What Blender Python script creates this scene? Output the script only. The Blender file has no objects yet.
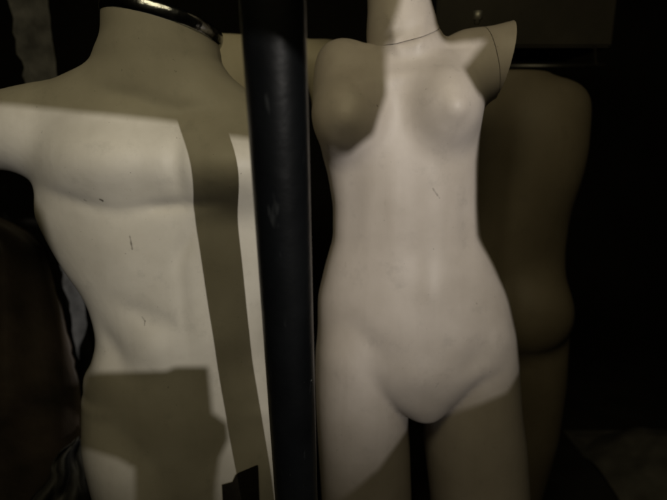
import bpy, bmesh, math, random
import numpy as np
from mathutils import Vector, Matrix
random.seed(4); rng = np.random.default_rng(4)
S = bpy.context.scene
C = S.collection

# ------------------------------------------------------------------ camera, world, light, exposure
H = 1.35; PITCH = math.radians(13.0); FOC = 504.0
cam = bpy.data.cameras.new('camera'); co = bpy.data.objects.new('camera', cam); C.objects.link(co)
co.location = (0, 0, H); co.rotation_euler = (math.pi/2 - PITCH, 0, 0)
cam.sensor_width = 36; cam.lens = FOC/667*36; cam.clip_start = 0.01; cam.clip_end = 200
S.camera = co
cam.dof.use_dof = True; cam.dof.focus_distance = .62; cam.dof.aperture_fstop = 3.8
w = bpy.data.worlds.new('World'); S.world = w; w.use_nodes = True
w.node_tree.nodes['Background'].inputs[0].default_value = (0.9, 0.8, 0.55, 1)
w.node_tree.nodes['Background'].inputs[1].default_value = 0.0008
LIGHT = Vector((0.92, -1.70, 1.80))                  # the bright lamp shining through holes in the added board
def lamp(name, kind, loc, target, energy, col):
    l = bpy.data.lights.new(name, kind); o = bpy.data.objects.new(name, l); C.objects.link(o)
    o.location = loc; o.rotation_euler = (Vector(target)-Vector(loc)).to_track_quat('-Z', 'Y').to_euler()
    l.energy = energy; l.color = col; return l
key = lamp('key_lamp', 'SPOT', LIGHT, (-.08, .75, 1.41), 170, (1.0, .94, .868))
key.spot_size = math.radians(31); key.spot_blend = 1.0; key.shadow_soft_size = .008
amb = lamp('ceiling_lamp', 'AREA', (-0.04, -0.10, 2.12), (-.10, .95, 1.3), 3.8, (1.0, .86, .52))
amb.shape = 'RECTANGLE'; amb.size = .8; amb.size_y = .4
vs = S.view_settings; vs.view_transform = 'Standard'; vs.look = 'None'; vs.exposure = 0; vs.gamma = 1

# ------------------------------------------------------------------ helpers
cp, sp_ = math.cos(PITCH), math.sin(PITCH)
def ray(px, py):
    u = (px-333.5)/FOC; v = (250-py)/FOC
    return np.array([u, cp+v*sp_, -sp_+v*cp])
def pt(px, py, Y):                                   # point of the vertical plane y = Y
    d = ray(px, py); return np.array([0, 0, H]) + d*(Y/d[1])
def ptt(px, py, t): return np.array([0, 0, H]) + ray(px, py)*t

def mat(name, col, rough=.5, metal=0., noise=.0, nscale=8., bump=0., bscale=60., spec=.5, col2=None, coat=0.):
    m = bpy.data.materials.new(name); m.use_nodes = True
    nt = m.node_tree; b = nt.nodes['Principled BSDF']
    b.inputs['Base Color'].default_value = (*col, 1); b.inputs['Roughness'].default_value = rough
    b.inputs['Metallic'].default_value = metal; b.inputs['Specular IOR Level'].default_value = spec
    b.inputs['Coat Weight'].default_value = coat
    tc = nt.nodes.new('ShaderNodeTexCoord')
    if noise > 0:
        n = nt.nodes.new('ShaderNodeTexNoise'); n.inputs['Scale'].default_value = nscale; n.inputs['Detail'].default_value = 6
        nt.links.new(tc.outputs['Object'], n.inputs['Vector'])
        r = nt.nodes.new('ShaderNodeValToRGB'); r.color_ramp.elements[0].position = .3; r.color_ramp.elements[1].position = .7
        c2 = col2 if col2 else tuple(c*(1-noise) for c in col)
        r.color_ramp.elements[0].color = (*c2, 1); r.color_ramp.elements[1].color = (*col, 1)
        nt.links.new(n.outputs['Fac'], r.inputs['Fac']); nt.links.new(r.outputs['Color'], b.inputs['Base Color'])
    if bump > 0:
        n2 = nt.nodes.new('ShaderNodeTexNoise'); n2.inputs['Scale'].default_value = bscale; n2.inputs['Detail'].default_value = 4
        nt.links.new(tc.outputs['Object'], n2.inputs['Vector'])
        bp = nt.nodes.new('ShaderNodeBump'); bp.inputs['Strength'].default_value = bump; bp.inputs['Distance'].default_value = .003
        nt.links.new(n2.outputs['Fac'], bp.inputs['Height']); nt.links.new(bp.outputs['Normal'], b.inputs['Normal'])
    return m

def skin_mat(name, col, rough=.42, chips=(), span=(60, 260)):
    """aged painted plastic: mottled grime, small specks and a few chips / scratches of their own shape"""
    m = bpy.data.materials.new(name); m.use_nodes = True; rr0 = np.random.default_rng(len(name)+3); chips = list(chips)
    for _ in range(9 if chips else 0):
        x0 = rr0.uniform(*span[:2]); y0 = rr0.uniform(110, 480); a0 = rr0.uniform(-.6, .6); ln0 = rr0.uniform(1, 9)
        chips.append((pt(x0, y0, .75), pt(x0+ln0*math.sin(a0), y0+ln0*math.cos(a0), .75), rr0.uniform(.0006, .0012), rr0.uniform(.25, .55)))
    nt = m.node_tree; N = nt.nodes.new; L = nt.links.new; b = nt.nodes['Principled BSDF']
    g = N('ShaderNodeNewGeometry')
    def noise(scale, det=5, ro=.6):
        n = N('ShaderNodeTexNoise'); n.inputs['Scale'].default_value = scale; n.inputs['Detail'].default_value = det
        n.inputs['Roughness'].default_value = ro; L(g.outputs['Position'], n.inputs['Vector']); return n
    def ramp(fac, p0, p1, a, c):
        r = N('ShaderNodeValToRGB'); r.color_ramp.elements[0].position = p0; r.color_ramp.elements[1].position = p1
        r.color_ramp.elements[0].color = (*a, 1); r.color_ramp.elements[1].color = (*c, 1); L(fac, r.inputs['Fac']); return r
    def mix(fac, a, bcol):
        x = N('ShaderNodeMix'); x.data_type = 'RGBA'; L(fac, x.inputs[0]); L(a, x.inputs[6])
        if isinstance(bcol, tuple): x.inputs[7].default_value = (*bcol, 1)
        else: L(bcol, x.inputs[7])
        return x.outputs[2]
    base = ramp(noise(7).outputs['Fac'], .3, .72, tuple(c*.78*k for c, k in zip(col, (1, .985, .95))), col).outputs['Color']
    grime = ramp(noise(26, 8, .7).outputs['Fac'], .56, .78, (0, 0, 0), (.50, .50, .50)).outputs['Color']
    base = mix(grime, base, tuple(c*.55 for c in col))
    speck = ramp(noise(190, 2).outputs['Fac'], .735, .77, (0, 0, 0), (.55, .55, .55)).outputs['Color']
    base = mix(speck, base, (.09, .075, .055))
    # vertical runs of old dust, and pale rubbed patches
    st = N('ShaderNodeVectorMath'); st.operation = 'MULTIPLY'; L(g.outputs['Position'], st.inputs[0]); st.inputs[1].default_value = (30, 30, 2.2)
    n3 = N('ShaderNodeTexNoise'); n3.inputs['Scale'].default_value = 1.6; n3.inputs['Detail'].default_value = 4; L(st.outputs[0], n3.inputs['Vector'])
    run = ramp(n3.outputs['Fac'], .5, .72, (0, 0, 0), (.18, .18, .18)).outputs['Color']
    base = mix(run, base, tuple(c*.66*k for c, k in zip(col, (1, .97, .92))))
    sc1 = N('ShaderNodeVectorMath'); sc1.operation = 'MULTIPLY'; L(g.outputs['Position'], sc1.inputs[0]); sc1.inputs[1].default_value = (55, 55, 16)
    n4 = N('ShaderNodeTexNoise'); n4.inputs['Scale'].default_value = 1.0; n4.inputs['Detail'].default_value = 8; n4.inputs['Roughness'].default_value = .75; L(sc1.outputs[0], n4.inputs['Vector'])
    scf = ramp(n4.outputs['Fac'], .64, .70, (0, 0, 0), (.40, .40, .40)).outputs['Color']
    base = mix(scf, base, tuple(c*.60*k for c, k in zip(col, (1, .95, .86))))
    wob = noise(160, 3)
    for (p, q, rad, dep) in chips:                   # capsule-shaped marks: segment p-q, radius
        p = Vector(p); q = Vector(q); d = q-p; l2 = max(d.length_squared, 1e-9)
        s = N('ShaderNodeVectorMath'); s.operation = 'SUBTRACT'; L(g.outputs['Position'], s.inputs[0]); s.inputs[1].default_value = p
        dt = N('ShaderNodeVectorMath'); dt.operation = 'DOT_PRODUCT'; L(s.outputs[0], dt.inputs[0]); dt.inputs[1].default_value = d/l2
        cl = N('ShaderNodeClamp'); L(dt.outputs['Value'], cl.inputs[0])
        sc = N('ShaderNodeVectorMath'); sc.operation = 'SCALE'; sc.inputs[0].default_value = d; L(cl.outputs[0], sc.inputs['Scale'])
        s2 = N('ShaderNodeVectorMath'); s2.operation = 'SUBTRACT'; L(s.outputs[0], s2.inputs[0]); L(sc.outputs[0], s2.inputs[1])
        s2b = N('ShaderNodeVectorMath'); s2b.operation = 'MULTIPLY'; L(s2.outputs[0], s2b.inputs[0]); s2b.inputs[1].default_value = (1, .12, 1)
        ln = N('ShaderNodeVectorMath'); ln.operation = 'LENGTH'; L(s2b.outputs[0], ln.inputs[0])
        ma = N('ShaderNodeMath'); ma.operation = 'MULTIPLY_ADD'; L(wob.outputs['Fac'], ma.inputs[0]); ma.inputs[1].default_value = rad*1.5; L(ln.outputs['Value'], ma.inputs[2])
        mr = N('ShaderNodeMapRange'); mr.inputs[1].default_value = rad*1.0; mr.inputs[2].default_value = rad*2.0; mr.inputs[3].default_value = dep; mr.inputs[4].default_value = 0
        L(ma.outputs[0], mr.inputs[0])
        base = mix(mr.outputs[0], base, (.05, .042, .03))
    L(base, b.inputs['Base Color'])
    rr = N('ShaderNodeMapRange'); L(noise(14).outputs['Fac'], rr.inputs[0]); rr.inputs[3].default_value = rough-.06; rr.inputs[4].default_value = rough+.14
    L(rr.outputs[0], b.inputs['Roughness'])
    bp = N('ShaderNodeBump'); bp.inputs['Strength'].default_value = .12; bp.inputs['Distance'].default_value = .002
    L(noise(70, 4).outputs['Fac'], bp.inputs['Height']); L(bp.outputs['Normal'], b.inputs['Normal'])
    return m

def link(name, me, m, parent=None, smooth=True):
    o = bpy.data.objects.new(name, me); C.objects.link(o)
    if m: me.materials.append(m)
    if smooth: me.polygons.foreach_set('use_smooth', [True]*len(me.polygons))
    if parent:
        o.parent = parent; o.matrix_parent_inverse = Matrix.Translation(-parent.location)
    return o
def thing(name, label, cat, loc, group=None):
    o = bpy.data.objects.new(name, None); C.objects.link(o); o.location = loc; o.empty_display_size = .05
    o['label'] = label; o['category'] = cat
    if group: o['group'] = group
    return o
def tag(o, label, cat, group=None):
    o['label'] = label; o['category'] = cat
    if group: o['group'] = group
def from_py(v, f, name='m'):
    me = bpy.data.meshes.new(name); me.from_pydata([tuple(x) for x in v], [], f); me.update(); return me
def bm_mesh(bm):
    me = bpy.data.meshes.new('m'); bmesh.ops.recalc_face_normals(bm, faces=bm.faces[:]); bm.to_mesh(me); bm.free(); return me
def box(bm, c, s, bev=.0, rot=None):
    r = bmesh.ops.create_cube(bm, size=1)
    M = Matrix.Translation(Vector(c)) @ (rot.to_4x4() if rot else Matrix.Identity(4)) @ Matrix.Diagonal((*s, 1))
    bmesh.ops.transform(bm, matrix=M, verts=r['verts'])
    if bev > 0:
        es = list({e for v in r['verts'] for e in v.link_edges})
        bmesh.ops.bevel(bm, geom=es, offset=bev, segments=2, affect='EDGES')
def tube(bm, pts, rad, seg=32, caps=True):
    pts = [Vector(p) for p in pts]; rings = []
    for i, p in enumerate(pts):
        d = (pts[min(i+1, len(pts)-1)]-pts[max(i-1, 0)]).normalized()
        a = d.cross(Vector((0, 1, 0.01))).normalized(); b = d.cross(a)
        r = rad[i] if isinstance(rad, (list, tuple)) else rad
        rings.append([bm.verts.new(p+a*r*math.cos(t)+b*r*math.sin(t)) for t in [2*math.pi*k/seg for k in range(seg)]])
    for A, B in zip(rings, rings[1:]):
        for k in range(seg): bm.faces.new((A[k], A[(k+1) % seg], B[(k+1) % seg], B[k]))
    if caps: bm.faces.new(rings[0]); bm.faces.new(rings[-1])

# ------------------------------------------------------------------ implicit bodies
def smin(a, b, k):
    h = np.clip(.5+.5*(b-a)/k, 0, 1); return b*(1-h)+a*h-k*h*(1-h)
def smax(a, b, k): return -smin(-a, -b, k)
class Loft:
    """stack of rounded sections: rows (z, cx, cy, halfwidth, front, back)"""
    def __init__(s, rows, n=2.25, soft=.018, dsoft=.032):
        rows = sorted(rows); R = np.array(rows, float); z = np.linspace(R[0, 0], R[-1, 0], 400)
        T = [np.interp(z, R[:, 0], R[:, k]) for k in range(1, 6)]
        dz = z[1]-z[0]; kk = np.arange(-60, 61)*dz
        out = []
        for q, t in enumerate(T):
            g = np.exp(-(kk/(dsoft if q > 2 else soft))**2); g /= g.sum()
            e = np.concatenate([t[0]+(t[0]-t[1:61][::-1]), t, t[-1]+(t[-1]-t[-61:-1][::-1])])
            out.append(np.convolve(e, g, 'valid'))
        s.z = z; s.T = out; s.n = n
    def __call__(s, x, y, z, cap=.012):
        cx, cy, a, f, b = [np.interp(z, s.z, t) for t in s.T]
        a = np.maximum(a, .004); d = np.where(y < cy, f, b); d = np.maximum(d, .004)
        q = (np.abs(x-cx)/a)**s.n + (np.abs(y-cy)/d)**s.n
        r = np.maximum(q, 1e-9)**(1/s.n)
        v = (r-1)*np.minimum(a, d)
        return smax(v, np.maximum(z-s.z[-1], s.z[0]-z), cap)
def cone(x, y, z, A, B, ra, rb, sy=1.0):
    A = np.array(A); B = np.array(B); d = B-A; l2 = d@d
    h = np.clip(((x-A[0])*d[0]+(y-A[1])*d[1]+(z-A[2])*d[2])/l2, 0, 1)
    return np.sqrt((x-A[0]-h*d[0])**2+((y-A[1]-h*d[1])/sy)**2+(z-A[2]-h*d[2])**2)-(ra+(rb-ra)*h)
def ell(x, y, z, c, r):
    k = np.sqrt(((x-c[0])/r[0])**2+((y-c[1])/r[1])**2+((z-c[2])/r[2])**2); return (k-1)*min(r)
def bumps(x, y, z, cy, L, side=-1):
    out = 0
    for (p, sx, sz, ang, amp) in L:
        c, s = math.cos(ang), math.sin(ang); u = (x-p[0])*c+(z-p[2])*s; v = -(x-p[0])*s+(z-p[2])*c
        out = out + amp*np.exp(-(u/sx)**2-(v/sz)**2)
    return out*(1/(1+np.exp(-side*(y-cy)/.012)))
def plane(x, y, z, p, n):
    n = np.array(n, float); n /= np.linalg.norm(n); return (x-p[0])*n[0]+(y-p[1])*n[1]+(z-p[2])*n[2]

def surface(fn, lo, hi, h):
    ax = [np.arange(lo[i], hi[i]+h, h) for i in range(3)]
    nx, ny, nz = map(len, ax)
    F = np.empty((nx, ny, nz), np.float32)
    Y, Z = np.meshgrid(ax[1], ax[2], indexing='ij')
    for s in range(0, nx, 8):
        e = min(nx, s+8); F[s:e] = fn(ax[0][s:e, None, None], Y[None], Z[None])
    ins = F < 0
    cnt = np.zeros((nx-1, ny-1, nz-1), np.float32); acc = np.zeros((nx-1, ny-1, nz-1, 3), np.float32)
    cor = [(i, j, k) for i in (0, 1) for j in (0, 1) for k in (0, 1)]
    def sub(A, c): return A[c[0]:c[0]+nx-1, c[1]:c[1]+ny-1, c[2]:c[2]+nz-1]
    for c in cor:
        for d in range(3):
            if c[d]: continue
            c2 = list(c); c2[d] = 1
            fa, fb = sub(F, c), sub(F, c2); cr = sub(ins, c) != sub(ins, c2)
            t = np.where(cr, fa/np.where(cr, fa-fb, 1), 0)
            for k in range(3):
                acc[..., k] += np.where(cr, c[k]+(t if k == d else 0), 0)
            cnt += cr
    act = cnt > 0; idx = -np.ones(act.shape, np.int64); idx[act] = np.arange(act.sum())
    ijk = np.argwhere(act); V = (ijk+acc[act]/cnt[act][:, None])*h+np.array(lo)
    quads = []
    for d in range(3):
        a, b = [(1, 2), (2, 0), (0, 1)][d]
        sl = [slice(1, n-1) for n in (nx, ny, nz)]; sl[d] = slice(0, (nx, ny, nz)[d]-1)
        sl2 = list(sl); sl2[d] = slice(1, (nx, ny, nz)[d])
        A, B = ins[tuple(sl)], ins[tuple(sl2)]
        P = np.argwhere(A != B); fl = A[tuple(P.T)]
        off = np.array([s.start for s in sl]); P = P+off
        def nb(da, db):
            Q = P.copy(); Q[:, a] += da; Q[:, b] += db; return idx[tuple(Q.T)]
        q = np.stack([nb(-1, -1), nb(0, -1), nb(0, 0), nb(-1, 0)], 1)
        q[~fl] = q[~fl][:, ::-1]; quads.append(q)
    Q = np.concatenate(quads)
    # light relaxation of the grid facets
    E = np.concatenate([Q[:, [0, 1]], Q[:, [1, 2]], Q[:, [2, 3]], Q[:, [3, 0]]])
    for lam in (.5, -.52, .5, -.52):
        s = np.zeros_like(V); n = np.zeros(len(V))
        np.add.at(s, E[:, 0], V[E[:, 1]]); np.add.at(n, E[:, 0], 1); np.add.at(s, E[:, 1], V[E[:, 0]]); np.add.at(n, E[:, 1], 1)
        V = V+lam*(s/np.maximum(n, 1)[:, None]-V)
    me = bpy.data.meshes.new('body')
    me.vertices.add(len(V)); me.vertices.foreach_set('co', V.astype(np.float32).ravel())
    me.loops.add(Q.size); me.loops.foreach_set('vertex_index', Q.ravel().astype(np.int32))
    me.polygons.add(len(Q)); me.polygons.foreach_set('loop_start', np.arange(0, Q.size, 4, dtype=np.int32))
    me.polygons.foreach_set('loop_total', np.full(len(Q), 4, np.int32)); me.update(calc_edges=True); me.validate()
    return me

def cut(me, p, n, gap=0.0):
    """keep the side of the plane away from n, with a clean capped edge"""
    bm = bmesh.new(); bm.from_mesh(me); n = Vector(n).normalized()
    g = bmesh.ops.bisect_plane(bm, geom=bm.verts[:]+bm.edges[:]+bm.faces[:], plane_co=Vector(p)-n*gap, plane_no=n, clear_outer=True)
    ed = [e for e in g['geom_cut'] if isinstance(e, bmesh.types.BMEdge)]
    bmesh.ops.holes_fill(bm, edges=[e for e in bm.edges if e.is_boundary], sides=0)
    m2 = bpy.data.meshes.new('body'); bm.to_mesh(m2); bm.free(); return m2
def finish(me):
    me.set_sharp_from_angle(angle=math.radians(40)); return me
def rows_px(L, Y, dep):
    """L: (py, left px, right px); dep: (py, front, back)"""
    D = np.array(dep, float); out = []
    for (py, l, r) in L:
        a, b = pt(l, py, Y), pt(r, py, Y); out.append((a[2], (a[0]+b[0])/2, Y, (b[0]-a[0])/2, np.interp(py, D[:, 0], D[:, 1]), np.interp(py, D[:, 0], D[:, 2])))
    return out
def leg_down(rows, foot_x, cy):
    """continue a thigh to the ankle: knee, calf, ankle"""
    r = min(rows); z0, x0, a0, f0, b0 = r[0], r[1], r[3], r[4], r[5]
    rows = list(rows)
    for (fr, k) in ((.68, .80), (.50, .66), (.42, .66), (.30, .64), (.12, .40), (.0, .36)):
        z = .05+(z0-.05)*fr
        rows.append((z, x0+(foot_x-x0)*(1-fr), cy+.01*(1-fr), a0*k, f0*k, b0*k*1.05))
    return rows

# ================================================================== the setting
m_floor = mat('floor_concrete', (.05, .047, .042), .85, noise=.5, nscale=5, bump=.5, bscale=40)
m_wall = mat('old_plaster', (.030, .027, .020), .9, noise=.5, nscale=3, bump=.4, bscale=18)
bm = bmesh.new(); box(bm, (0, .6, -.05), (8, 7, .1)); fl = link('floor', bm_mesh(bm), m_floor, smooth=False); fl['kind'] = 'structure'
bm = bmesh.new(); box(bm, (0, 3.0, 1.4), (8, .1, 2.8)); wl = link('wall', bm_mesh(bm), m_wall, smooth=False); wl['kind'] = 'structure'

# ================================================================== slender mannequin (middle)
YF = .86
m_f = skin_mat('painted_plastic_pale', (.55, .50, .462), .46, chips=[
    (pt(434, 189, .775), pt(441, 199, .775), .0017, .75), (pt(377, 105, .77), pt(378, 106, .77), .0012, .8),
    (pt(327, 143, .80), pt(329, 148, .8), .0016, .7)], span=(330, 505))
ftor = Loft(rows_px([(52, 372, 448), (66, 345, 482), (90, 322, 484), (120, 320, 480), (150, 321, 478), (175, 328, 477), (205, 333, 477), (238, 333, 480),
      (262, 326, 493), (295, 318, 507), (330, 318, 514), (352, 328, 508), (366, 344, 484), (384, 370, 460), (396, 390, 447), (403, 404, 435)],
      YF, [(50, .045, .05), (66, .060, .07), (100, .082, .085), (175, .077, .075), (230, .073, .068), (268, .081, .078), (300, .089, .088), (350, .106, .105), (390, .096, .09), (420, .055, .06)]), 2.2, .012)
fl_rows = rows_px([(300, 330, 385), (340, 316, 392), (375, 315, 403), (405, 316, 407), (440, 318, 409), (500, 322, 411)], YF-.004, [(300, .05, .07), (340, .088, .095), (400, .096, .10), (500, .092, .092)])
fr_rows = rows_px([(300, 450, 502), (340, 447, 515), (375, 434, 517), (405, 426, 519), (440, 424, 524), (500, 431, 528)], YF+.004, [(300, .05, .07), (340, .08, .095), (400, .092, .10), (500, .092, .092)])
fleg1 = Loft(leg_down(fl_rows, pt(385, 500, YF)[0]-.01, YF), 2.1, .02); fleg2 = Loft(leg_down(fr_rows, pt(470, 500, YF)[0], YF), 2.1, .02)
SHL = pt(339, 66, YF)
FB = [(pt(416, 210, .78), .020, .12, .07, -.0018), (pt(393, 215, .78), .02, .10, 0, .002), (pt(440, 200, .78), .026, .10, .05, .0015),
      (pt(434, 293, .77), .024, .035, 0, .004), (pt(352, 215, .79), .02, .07, -.1, -.004), (pt(468, 225, .79), .014, .06, .1, -.003), (pt(415, 262, .77), .018, .03, 0, -.0014), (pt(372, 345, .77), .02, .045, .75, -.004),
      (pt(473, 362, .77), .024, .04, -.7, -.006), (pt(500, 345, .79), .03, .05, 0, .004), (pt(418, 374, .77), .032, .03, 0, .005),
      (pt(410, 330, .77), .07, .05, 0, .004), (pt(400, 75, .79), .06, .012, .1, .003), (pt(402, 112, .78), .026, .05, 0, -.004)]
nA, nB = pt(385, 47, .80), pt(441, 32, .80)
nd = nB-nA; n_neck = np.array([-nd[2], -.30*abs(nd[0]), nd[0]])           # neck joint plane
def f_neck(x, y, z):
    f = cone(x, y, z, pt(403, 46, YF+.008), pt(391, -75, YF+.006), .0535, .0425, .98)
    return smin(f, cone(x, y, z, pt(407, 52, YF+.002), pt(403, 36, YF+.002), .061, .047, .92), .03) - bumps(x, y, z, YF-.02, [(pt(396, 36, .79), .007, .035, .25, .004), (pt(424, 30, .79), .006, .03, -.2, .003)])
def f_full(x, y, z):
    f = ftor(x, y, z)
    f = smin(f, cone(x, y, z, pt(402, 93, YF+.012), SHL, .038, .034, 1.1), .04)
    f = smin(f, cone(x, y, z, SHL+np.array([.008, 0, .0]), pt(337, 112, YF), .034, .034, 1.05), .03)
    f = smin(f, cone(x, y, z, pt(430, 80, YF+.012), pt(470, 66, YF+.006), .040, .048, 1.0), .04)
    f = smin(f, cone(x, y, z, pt(470, 65, YF+.006), pt(530, 55, YF+.004), .050, .058, .92), .025)
    f = smin(f, smax(f_neck(x, y, z), plane(x, y, z, nA, n_neck)+.0006, .003), .010)
    for c in (cL, cR):
        f = smin(f, ell(x, y, z, c, (.050, .050, .056)), .034)
        f = smin(f, ell(x, y, z, c+np.array([.004 if c is cR else -.004, -.042, -.004]), (.010, .008, .010)), .016)
    f = smin(f, cone(x, y, z, pt(412, 98, YF+.02), pt(410, 74, YF+.016), .050, .046, 1.0), .012)
    f = f - bumps(x, y, z, YF-.03, FB)
    g = smin(fleg1(x, y, z), fleg2(x, y, z), .006)
    f = smin(f, g, .008)
    f = smin(f, ell(x, y, z, pt(360, 345, YF+.07), (.075, .07, .08)), .03); f = smin(f, ell(x, y, z, pt(475, 345, YF+.07), (.075, .07, .08)), .03)
    f = smin(f, cone(x, y, z, (fleg1.T[0][0], YF-.10, .028), (fleg1.T[0][0], YF+.03, .04), .026, .034), .03)
    f = smin(f, cone(x, y, z, (fleg2.T[0][0], YF-.10, .028), (fleg2.T[0][0], YF+.03, .04), .026, .034), .03)
    return f
cL, cR = pt(347, 116, YF-.056), pt(447, 106, YF-.058)
sA, sB = pt(487, 25, .84), pt(497, 86, .84); sd = sB-sA; n_sh = np.array([-sd[2], 0, sd[0]])
cA, cB = pt(513, 19, .86), pt(496, 89, .86); cd = cB-cA; n_cut = np.array([-cd[2], 0, cd[0]])
rt = thing('mannequin', 'slim pale mannequin with small bust and narrow waist right of the black pole', 'mannequin', (pt(420, 400, YF)[0], YF, 0), 'shop mannequins standing close together')
whole = surface(f_full, (-.14, .68, -.01), (.42, 1.06, 1.72), .0042)
link('torso', finish(cut(whole, sA, n_sh, .0006)), m_f, rt)
link('neck', finish(cut(cut(surface(f_neck, (.0, .74, 1.40), (.26, .98, 1.72), .004), nA, -n_neck, .0), (0, 0, 1.66), (0, 0, 1))), m_f, rt)
link('shoulder_cap', finish(cut(cut(whole, sA, -n_sh, .0006), cA, n_cut)), m_f, rt)
def f_head(x, y, z):
    c = pt(396, -128, YF-.010); f = ell(x, y, z, c, (.074, .094, .112))
    f = smin(f, ell(x, y, z, c+np.array([0, -.045, -.070]), (.046, .045, .045)), .04)        # jaw
    f = smin(f, cone(x, y, z, c+np.array([0, -.090, .012]), c+np.array([0, -.108, -.030]), .007, .012), .014)   # nose
    f = smin(f, cone(x, y, z, c+np.array([-.014, -.092, -.058]), c+np.array([.014, -.092, -.058]), .007, .007), .008)
    for q in (-1, 1):
        f = smax(f, -ell(x, y, z, c+np.array([q*.030, -.096, .006]), (.018, .016, .011)), .012)
        f = smin(f, ell(x, y, z, c+np.array([q*.074, .004, -.012]), (.009, .018, .030)), .008)
    return f
link('head', finish(surface(f_head, (-.03, .70, 1.60), (.25, 1.0, 2.02), .004)), m_f, rt)
m_steel = mat('worn_steel', (.40, .39, .35), .6, metal=1, noise=.3, nscale=60)
bm = bmesh.new(); p = Vector(pt(477, 24, .90)); q = Vector(pt(478, 11, .90)); tube(bm, [p, p.lerp(q, .3), p.lerp(q, .35), q], [.0045, .0045, .008, .0075], 20)
link('shoulder_peg', bm_mesh(bm), m_steel, rt)

# ================================================================== broad mannequin (left)
YM = .80
m_m = skin_mat('painted_plastic_ivory', (.535, .51, .445), .52, chips=[
    (pt(102, 199, .70), pt(104, 200, .70), .0019, .95), (pt(87, 199, .71), pt(89, 200, .71), .0014, .6),
    (pt(132, 235, .71), pt(134, 248, .71), .0015, .8), (pt(140, 319, .71), pt(143, 323, .71), .0015, .8), (pt(143, 323, .71), pt(143, 327, .71), .0012, .9), (pt(78, 227, .73), pt(79, 228, .73), .0013, .6),
    (pt(240, 299, .71), pt(241, 300, .71), .0013, .7), (pt(135, 66, .74), pt(135, 67, .74), .0014, .7), (pt(255, 358, .72), pt(256, 359, .72), .0016, .8)])
mtor = Loft(rows_px([(60, 118, 212), (85, 92, 240), (110, 62, 275), (150, 44, 292), (190, 42, 298), (212, 41, 300), (235, 52, 296), (250, 60, 294), (268, 71, 288), (285, 84, 282), (300, 92, 277), (320, 98, 274), (340, 101, 272), (354, 100, 273),
      (370, 87, 280), (400, 89, 288), (440, 92, 291), (480, 101, 290), (505, 120, 270), (520, 150, 240)],
      YM, [(60, .05, .07), (110, .08, .1), (160, .10, .11), (212, .098, .10), (280, .088, .085), (340, .082, .08), (400, .09, .105), (480, .085, .11), (520, .05, .06)]), 2.35, .014)
ml_rows = rows_px([(400, 95, 150), (440, 93, 178), (480, 102, 188), (520, 110, 190), (580, 118, 192)], YM-.004, [(400, .05, .08), (440, .09, .1), (600, .095, .10)])
mr_rows = rows_px([(400, 230, 280), (440, 200, 291), (480, 196, 291), (520, 197, 290), (580, 198, 288)], YM+.004, [(400, .05, .08), (440, .09, .1), (600, .095, .10)])
mleg1 = Loft(leg_down(ml_rows, pt(160, 580, YM)[0], YM), 2.1, .02); mleg2 = Loft(leg_down(mr_rows, pt(245, 580, YM)[0], YM), 2.1, .02)
MB = [(pt(125, 158, .70), .085, .045, 0, .013), (pt(232, 165, .70), .07, .045, 0, .013), (pt(180, 165, .70), .012, .05, 0, -.005),
      (pt(135, 98, .73), .05, .012, -.25, -.004), (pt(200, 110, .72), .035, .014, .1, -.004), (pt(176, 114, .72), .03, .02, .1, -.0025), (pt(110, 110, .72), .06, .012, .1, .003), (pt(165, 207, .70), .05, .010, .08, -.006), (pt(85, 203, .71), .06, .012, -.25, -.003),
      (pt(186, 245, .71), .010, .035, -.5, -.0045), (pt(183, 300, .71), .010, .08, 0, -.003), (pt(120, 250, .71), .035, .05, 0, .004),
      (pt(150, 350, .71), .035, .035, .5, .007), (pt(145, 318, .71), .045, .018, -.45, -.0045), (pt(112, 352, .72), .018, .04, .5, -.0045), (pt(215, 345, .71), .04, .04, 0, .004),
      (pt(95, 372, .73), .03, .025, .3, .006)]
def m_full(x, y, z):
    f = mtor(x, y, z)
    f = smin(f, cone(x, y, z, pt(150, 84, YM+.02), pt(40, 128, YM+.01), .053, .056, 1.15), .055)
    f = smin(f, cone(x, y, z, pt(40, 128, YM+.01), pt(-150, 142, YM-.005), .060, .056, 1.1), .03)
    f = smin(f, cone(x, y, z, pt(185, 108, YM+.02), pt(262, 160, YM+.01), .040, .052, 1.15), .04)
    f = smin(f, cone(x, y, z, pt(160, 110, YM+.02), pt(163, -30, YM-.005), .086, .082, 1.0), .032)
    for c in (pt(120, 160, YM-.045), pt(232, 166, YM-.045)):
        f = smin(f, ell(x, y, z, c, (.088, .066, .058)), .042)
    g = smin(mleg1(x, y, z), mleg2(x, y, z), .012); f = smin(f, g, .03)
    f = smin(f, cone(x, y, z, (mleg1.T[0][0], YM-.12, .030), (mleg1.T[0][0], YM+.03, .04), .03, .038), .03)
    f = smin(f, cone(x, y, z, (mleg2.T[0][0], YM-.12, .030), (mleg2.T[0][0], YM+.03, .04), .03, .038), .03)
    # collar bones and the hollow between them
    f = f - bumps(x, y, z, YM-.02, MB)
    return f
tA, tB = pt(120, 5, YM-.07), pt(222, 30, YM-.07); td = tB-tA; n_top = np.array([-td[2], .10*td[0], td[0]]); n_top /= np.linalg.norm(n_top)
rt2 = thing('mannequin', 'broad ivory mannequin at the far left with thick cut neck and chrome neck ring', 'mannequin', (pt(175, 400, YM)[0], YM, 0), 'shop mannequins standing close together')
link('torso', finish(cut(cut(surface(m_full, (-.64, .62, -.01), (.02, 1.0, 1.64), .005), tA, n_top), (-.585, 0, 0), (-1, 0, 0))), m_m, rt2)
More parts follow.
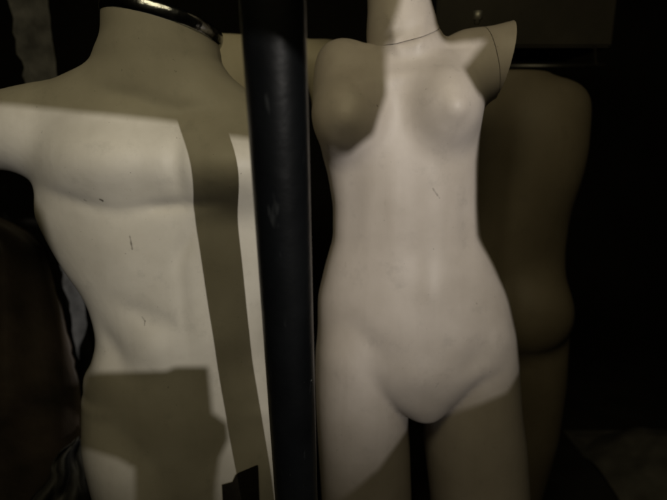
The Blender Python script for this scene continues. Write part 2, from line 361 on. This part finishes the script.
# chrome ring and cover plate on the cut neck, lying in the cut plane
m_chr = mat('chrome', (.52, .54, .56), .20, metal=1, noise=.5, nscale=60, bump=.5, bscale=40)
m_dk = mat('dark_cover', (.035, .030, .024), .6, noise=.4, nscale=20)
def ring_mesh(fn, z0, z1, grow, thick, round_=False):
    """a band following the neck outline, between two heights over the cut plane"""
    zc = np.array(tA) ; ux = td/np.linalg.norm(td); uy = np.cross(n_top, ux); cen = pt(163, 15, YM+.008)
    cen = cen-n_top*((cen-tA)@n_top)
    bm = bmesh.new(); m_ = (z0+z1)/2; hh = (z1-z0)/2; prof = [(m_+hh*math.sin(q), grow-thick*.5+thick*.5*math.cos(q)) for q in np.linspace(0, 2*math.pi, 13)[:-1]] if round_ else ((z0, grow), (z1, grow), (z1, grow-thick), (z0, grow-thick)); m = len(prof); rings = [[] for _ in range(m)]
    for k in range(96):
        a = 2*math.pi*k/96; d = ux*math.cos(a)+uy*math.sin(a)
        r = np.linspace(.03, .16, 400); P = cen-n_top*.004+r[:, None]*d
        v = fn(P[:, 0], P[:, 1], P[:, 2]); rr = r[np.argmax(v > 0)] if (v > 0).any() else .085
        for i, (h, g) in enumerate(prof):
            rings[i].append(bm.verts.new(cen+n_top*h+d*(rr+g)))
    for i in range(m):
        A, B = rings[i], rings[(i+1) % m]
        for k in range(96): bm.faces.new((A[k], A[(k+1) % 96], B[(k+1) % 96], B[k]))
    return bm, rings
bm, _ = ring_mesh(m_full, -.005, .0165, .003, .009, True); rg = link('neck_ring', bm_mesh(bm), m_chr, rt2)
bm, rr_ = ring_mesh(m_full, .0015, .0125, -.006, .05); bm.faces.new(rr_[2]); link('neck_cover', bm_mesh(bm), m_dk, rt2, smooth=False)

m_patch = mat('black_patch', (.020, .017, .012), .9, noise=.5, nscale=30, bump=.4, bscale=80, spec=.1)
# ================================================================== two more mannequins in the dark behind
def back_body(cx, cy, zs, facing, wide=1.0, shx0=.20, slope=.06, neck=.07, short=1.0):
    k = zs-1.49
    rows = [(zs-.005, cx, cy, .06, .05, .05), (zs-.04, cx, cy, .13*wide, .07, .07), (zs-.10, cx, cy, .168*wide, .085, .09), (zs-.20, cx, cy, .170*wide, .09, .095), (zs-.32, cx, cy, .165*wide, .085, .085),
            (zs-.40, cx, cy, .163*wide, .08, .075), (zs-.50, cx, cy, .175*wide, .085, .085), (zs-.58, cx, cy, .194*wide, .09, .09), (zs-.66, cx, cy, .15*wide, .07, .08), (zs-.70, cx, cy, .06, .04, .05)]
    T = Loft(rows, 2.0, .03)
    legs = []
    for s in (-1, 1):
        lr = [(zs-.52, cx+s*.095*wide, cy, .05, .05, .06), (zs-.62, cx+s*.098*wide, cy, .094*wide, .085, .085), (zs-.74, cx+s*.104*wide, cy, .094*wide, .085, .085), (zs-.9, cx+s*.104*wide, cy, .090*wide, .08, .08)]
        legs.append(Loft(leg_down(lr, cx+s*.09, cy), 2.1, .02))
    def fn(x, y, z):
        f = T(x, y, z)
        for s in (-1, 1):
            shx = (shx0*short if s < 0 else shx0)
            f = smin(f, cone(x, y, z, (cx+s*.05, cy, zs-.035), (cx+s*shx*wide, cy, zs-slope), .040, .044), .04)
            f = smin(f, cone(x, y, z, (cx+s*shx*wide, cy, zs-slope), (cx+s*shx*wide*1.0, cy, zs-slope-.08), .044, .036), .03)
            f = smin(f, ell(x, y, z, (cx+s*.082*wide, cy-facing*.058, zs-.545), (.087*wide, .066, .092)), .04)     # seat
            f = smin(f, ell(x, y, z, (cx+s*.09*wide, cy-facing*.05, zs-.16), (.06, .045, .10)), .06)                  # shoulder blades
            f = smin(f, cone(x, y, z, (cx+s*.09, cy+facing*.11, .03), (cx+s*.09, cy-facing*.02, .04), .028, .036), .03)
        g = smin(legs[0](x, y, z), legs[1](x, y, z), .008); f = smin(f, g, .02)
        f = smin(f, cone(x, y, z, (cx, cy, zs-.05), (cx, cy, zs+neck), .055, .050), .03)
        f = f + .009*np.exp(-((x-cx)/.024)**2)*(1/(1+np.exp(facing*(y-cy)/.01)))/((1+np.exp((z-zs+.16)/.03))*(1+np.exp(-(z-zs+.64)/.015)))            # spine groove
        return smax(f, z-(zs+neck-.01), .004)
    return fn
YB = 1.17; c3 = pt(499, 200, YB)
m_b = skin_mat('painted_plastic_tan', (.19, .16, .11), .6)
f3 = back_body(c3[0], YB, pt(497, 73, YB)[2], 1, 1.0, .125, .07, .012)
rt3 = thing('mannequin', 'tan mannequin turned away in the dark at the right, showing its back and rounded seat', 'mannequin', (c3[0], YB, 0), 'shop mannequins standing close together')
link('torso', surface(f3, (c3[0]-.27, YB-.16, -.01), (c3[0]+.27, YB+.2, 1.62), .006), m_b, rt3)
YD = 1.13; c4 = pt(205, 60, YD)
m_d = skin_mat('painted_plastic_olive', (.60, .55, .42), .5)
f4 = back_body(c4[0], YD, pt(252, 25, YD)[2], -1, 1.0, .262, .080, -.015, .55)
rt4 = thing('mannequin', 'shadowed mannequin hidden behind the black pole with only its shoulder showing', 'mannequin', (c4[0], YD, 0), 'shop mannequins standing close together')
link('torso', surface(f4, (c4[0]-.34, YD-.2, -.01), (c4[0]+.34, YD+.16, 1.70), .006), m_d, rt4)

# ================================================================== black pole in front
m_pole = mat('black_pole_paint', (.0035, .0042, .005), .36, noise=.4, nscale=18, bump=.25, bscale=45, spec=.45)
nt = m_pole.node_tree; b = nt.nodes['Principled BSDF']; old = b.inputs['Base Color'].links[0].from_socket
tc = nt.nodes.new('ShaderNodeTexCoord')
def pole_mask(scale, vec, p0, p1, top):
    mp = nt.nodes.new('ShaderNodeVectorMath'); mp.operation = 'MULTIPLY'; mp.inputs[1].default_value = vec; nt.links.new(tc.outputs['Object'], mp.inputs[0])
    n = nt.nodes.new('ShaderNodeTexNoise'); n.inputs['Scale'].default_value = scale; n.inputs['Detail'].default_value = 5; nt.links.new(mp.outputs[0], n.inputs['Vector'])
    r = nt.nodes.new('ShaderNodeValToRGB'); r.color_ramp.elements[0].position = p0; r.color_ramp.elements[1].position = p1
    r.color_ramp.elements[0].color = (0, 0, 0, 1); r.color_ramp.elements[1].color = (top, top, top, 1); nt.links.new(n.outputs['Fac'], r.inputs['Fac']); return r.outputs['Color']
for (sc_, vec, p0, p1, top, colr) in ((95, (1, 1, .7), .72, .75, .9, (.16, .16, .15)), (26, (3, 3, .35), .66, .72, .45, (.03, .032, .033)), (9, (1, 1, .6), .5, .75, .5, (.012, .013, .014))):
    mx = nt.nodes.new('ShaderNodeMix'); mx.data_type = 'RGBA'; nt.links.new(pole_mask(sc_, vec, p0, p1, top), mx.inputs[0]); nt.links.new(old, mx.inputs[6]); mx.inputs[7].default_value = (*colr, 1); old = mx.outputs[2]
nt.links.new(old, b.inputs['Base Color'])
a, b = ptt(272.5, 0, .377), ptt(296.5, 500, .595); d = b-a
z_top, z_bot = 2.35, .0
A = a+d*((z_top-a[2])/d[2]); B = a+d*((z_bot+.004-a[2])/d[2])
rp = thing('pole', 'glossy black painted metal pole standing between the two pale mannequins', 'pole', tuple(B*np.array([1, 1, 0])))
bm = bmesh.new(); tube(bm, [A+(B-A)*t for t in np.linspace(0, 1, 40)], .0249, 48); link('shaft', bm_mesh(bm), m_pole, rp)
bm = bmesh.new(); tube(bm, [Vector((B[0], B[1], 0.001)), Vector((B[0], B[1], .012))], [.07, .066], 40); link('base_plate', bm_mesh(bm), m_pole, rp, smooth=False)
# ================================================================== left background: torn grey board and brown sheet
m_gray = mat('grey_board', (.24, .24, .235), .85, noise=.6, nscale=22, bump=.6, bscale=60)
n = 90; v = []; f = []
for i in range(n+1):
    py = -60+640*i/n; t = 1.28+.30*i/n
    jag = (math.sin(i*1.9)+math.sin(i*.73+1)*1.4+rng.normal(0, .8))*1.1
    l = 8+.197*py + jag; r = l + max(15, 40-.078*py)+rng.normal(0, .3)-jag*.9
    for (x, dt) in ((l, 0), (r, 0), (r, .03), (l, .03)): v.append(ptt(x, py, t+dt))
for i in range(n):
    for k in range(4): f.append((4*i+k, 4*i+(k+1) % 4, 4*i+4+(k+1) % 4, 4*i+4+k))
f += [(0, 1, 2, 3), tuple(4*n+k for k in (3, 2, 1, 0))]
gb = link('plank', from_py(v, f), m_gray, smooth=False); bmx = bmesh.new(); bmx.from_mesh(gb.data); bmesh.ops.recalc_face_normals(bmx, faces=bmx.faces[:]); bmx.to_mesh(gb.data); bmx.free()
tag(gb, 'grey upright plank with a ragged torn edge behind the broad mannequin', 'plank')
m_brown = mat('brown_sheet', (.085, .066, .053), .55, noise=.6, nscale=9, bump=.8, bscale=26, col2=(.03, .024, .019))
edge = [(205, -30), (217, 0), (232, 30), (248, 47), (285, 56), (340, 70), (390, 82), (430, 85), (480, 95), (520, 104), (620, 120)]
ey = [e[0] for e in edge]; ex = [e[1] for e in edge]
nu, nv = 34, 70; v = []; f = []
for j in range(nv+1):
    py = 205+ (700-205)*j/nv
    for i in range(nu+1):
        s = i/nu; xr = np.interp(py, ey, ex); px = -190+(xr+190)*s
        t = 1.10+.16*j/nv + .020*math.sin(s*15+j*.07)+.012*math.sin(s*31+j*.13+1)
        v.append(ptt(px+ (rng.normal(0, .6) if i == nu else 0), py-(0 if j else 0)+ (1-s)*(-10 if j == 0 else 0), t))
for j in range(nv):
    for i in range(nu): q = j*(nu+1)+i; f.append((q, q+1, q+nu+2, q+nu+1))
me = from_py(v, f); bs = link('draped_sheet', me, m_brown)
md = bs.modifiers.new('s', 'SOLIDIFY'); md.thickness = .006
tag(bs, 'dark brown draped sheet hanging at the lower left beside the broad mannequin', 'sheet')
m_plas = mat('grey_plastic', (.075, .075, .072), .75, noise=.6, nscale=14, bump=.7, bscale=40)
e2y = [438, 450, 475, 505, 560, 640]; e2r = [84, 88, 93, 94, 108, 120]; e2l = [76, 58, 50, 30, 10, -10]
nu, nv = 22, 40; v = []; f = []
for j in range(nv+1):
    py = 438+200*j/nv
    for i in range(nu+1):
        q = i/nu; l = np.interp(py, e2y, e2l)+2.5*math.sin(j*.9)+rng.normal(0, .5); r = np.interp(py, e2y, e2r)-3+1.5*math.sin(j*1.3)+rng.normal(0, .5)
        v.append(ptt(l+(r-l)*q, py+2*math.sin(q*9), 1.05+.02*math.sin(q*11+j*.25)+.012*math.sin(q*23-j*.4)))
for j in range(nv):
    for i in range(nu): q = j*(nu+1)+i; f.append((q, q+1, q+nu+2, q+nu+1))
pw = link('plastic_wrap', from_py(v, f), m_plas); md = pw.modifiers.new('s', 'SOLIDIFY'); md.thickness = .002
tag(pw, 'crumpled grey plastic wrap hanging low against the dark brown sheet', 'plastic wrap')
# ================================================================== right background: shelf, rail, heap on the floor
m_wood = mat('dark_wood', (.055, .048, .034), .7, noise=.5, nscale=6, bump=.4, bscale=30)
sh = thing('wall_shelf', 'dark wooden shelf box high on the right behind the turned away mannequin', 'shelf', tuple(pt(560, 50, 1.5)))
a, b = pt(440, -60, 1.5), pt(612, 47, 1.5)
bm = bmesh.new(); box(bm, ((a[0]+b[0])/2, 1.65, (a[2]+b[2])/2), (b[0]-a[0], .3, a[2]-b[2]), .006); link('front_board', bm_mesh(bm), m_wood, sh, smooth=False)
a, b = pt(500, 66, 1.46), pt(604, 66, 1.46)
bm = bmesh.new(); tube(bm, [a, b], .006, 16); link('hanging_rail', bm_mesh(bm), mat('dull_rail', (.25, .24, .22), .5, metal=1, noise=.3, nscale=40), sh)
for t in (.05, .97):
    bm = bmesh.new(); p = a+(b-a)*t; tube(bm, [p+np.array([0, .05, .07]), p+np.array([0, .03, .01]), p], .004, 10); link('rail_bracket', bm_mesh(bm), m_dk, sh)

m_rag = mat('grey_cloth', (.22, .21, .185), .9, noise=.5, nscale=12, bump=.5, bscale=50)
nu = 60; v = []; f = []; c = pt(655, 480, 1.9); 
ph = rng.uniform(0, 6, 8)
for j in range(nu+1):
    for i in range(nu+1):
        x = (i/nu-.5)*2; y = (j/nu-.5)*2; r = min(1, math.hypot(x*.9, y))
        h = .16*max(0, 1-r**2)+.02*max(0, 1-r)*(math.sin(x*9+ph[0]+2*math.sin(y*4))+math.sin(y*11+ph[1]+2*math.sin(x*5)))+.03*max(0, 1-r)*math.sin(x*4+y*3+ph[2])
        v.append((c[0]+.02+x*.34, 1.75+y*.35, max(.002, h+.002)))
for j in range(nu):
    for i in range(nu): q = j*(nu+1)+i; f.append((q, q+1, q+nu+2, q+nu+1))
rag = link('cloth_heap', from_py(v, f), m_rag); tag(rag, 'crumpled grey cloth heap on the floor at the lower right', 'cloth')

# ================================================================== unseen board added behind the camera: holes traced from the lit areas
def dense(poly, step=6):
    out = []
    for (a, b) in zip(poly, poly[1:]+poly[:1]):
        n = max(1, int(math.hypot(b[0]-a[0], b[1]-a[1])/step))
        out += [(a[0]+(b[0]-a[0])*k/n, a[1]+(b[1]-a[1])*k/n) for k in range(n)]
    return out
def march(fn, px, py, Yfall):
    d = ray(px, py); o = np.array([0, 0, H])
    t = np.linspace(.5, 1.05, 700); P = o+t[:, None]*d
    v = fn(P[:, 0], P[:, 1], P[:, 2]); k = np.argmax(v < 0)
    return P[k] if (v < 0).any() else pt(px, py, Yfall)
gx = np.linspace(222, 258, 25); bm = bmesh.new(); fr = []; bk = []
for x in gx:
    y0 = np.interp(x, [222, 233, 235, 238, 257], [485, 482, 476, 473, 465])
    for q in range(13):
        px, py = x+(q/12)*4, y0+(565-y0)*q/12
        P = march(m_full, px, py, YM-.09); d = ray(px, py); fr.append(bm.verts.new(P-d*.0035)); bk.append(bm.verts.new(P+d*.015))
nq = 13
def cell(L, i, j): return (L[i*nq+j], L[i*nq+j+1], L[(i+1)*nq+j+1], L[(i+1)*nq+j])
for i in range(24):
    for j in range(12): bm.faces.new(cell(fr, i, j)); bm.faces.new(cell(bk, i, j)[::-1])
rim = [i*nq for i in range(25)]+[24*nq+j for j in range(1, 13)]+[i*nq+12 for i in range(23, -1, -1)]+[j for j in range(11, 0, -1)]
for p, q in zip(rim, rim[1:]+rim[:1]): bm.faces.new((fr[p], fr[q], bk[q], bk[p]))
link('thigh_patch', bm_mesh(bm), m_patch, rt2, smooth=False)  # thin dark slab following the thigh surface
BOARD = -.40
def to_board(P):
    L = np.array(LIGHT); s = (BOARD-L[1])/(P[1]-L[1]); Q = L+(P-L)*s; return (Q[0], Q[2])
male_lit = [(-70, 165), (-70, 98), (0, 103), (90, 112), (180, 122), (228, 135), (305, 146), (305, 530), (212, 530), (214, 490), (218, 460), (227, 441), (226, 425), (211, 414), (207, 368), (173, 368), (165, 372), (86, 374), (79, 418), (64, 418), (59, 330), (53, 262), (40, 214), (25, 190), (0, 176)]
male_lit2 = [(60, 444), (88, 448), (120, 458), (136, 467), (137, 530), (60, 530)]
fem_lit = [(407, -15), (385, 46), (385, 95), (372, 135), (348, 154), (312, 152), (306, 160), (306, 530), (320, 515), (343, 499), (378, 470), (412, 424), (420, 430), (432, 426), (444, 416), (477, 406), (506, 394), (519, 374), (522, 340), (512, 290), (495, 255), (482, 235), (481, 160), (487, 125), (484, 100),
           (478, 92), (464, 68), (487, 39), (453, 42), (446, 29), (442, -15)]
holes = []
for poly, fn, Yf in ((male_lit, m_full, YM-.09), (male_lit2, m_full, YM-.09), (fem_lit, f_full, YF-.05)):
    holes.append([to_board(march(fn, x, y, Yf)) for (x, y) in dense(poly)])
cu = bpy.data.curves.new('board', 'CURVE'); cu.dimensions = '2D'; cu.fill_mode = 'BOTH'; cu.extrude = .003
def spl(P):
    s = cu.splines.new('POLY'); s.points.add(len(P)-1); s.use_cyclic_u = True
    for q, (x, y) in zip(s.points, P): q.co = (x, y, 0, 1)
spl([(-2.2, 0.01), (3.2, 0.01), (3.2, 3.0), (-2.2, 3.0)])
for h in holes: spl(h)
tmp = bpy.data.objects.new('tmp', cu); C.objects.link(tmp)
dg = bpy.context.evaluated_depsgraph_get(); me = bpy.data.meshes.new_from_object(tmp.evaluated_get(dg)); bpy.data.objects.remove(tmp)
m_board = mat('dark_board', (.02, .018, .015), .9, noise=.4, nscale=5)
bd = link('shadow_board', me, m_board, smooth=False); bd.location = (0, BOARD, 0); bd.rotation_euler = (math.pi/2, 0, 0)  # added out of view to throw the shadow shapes
bd['kind'] = 'structure'
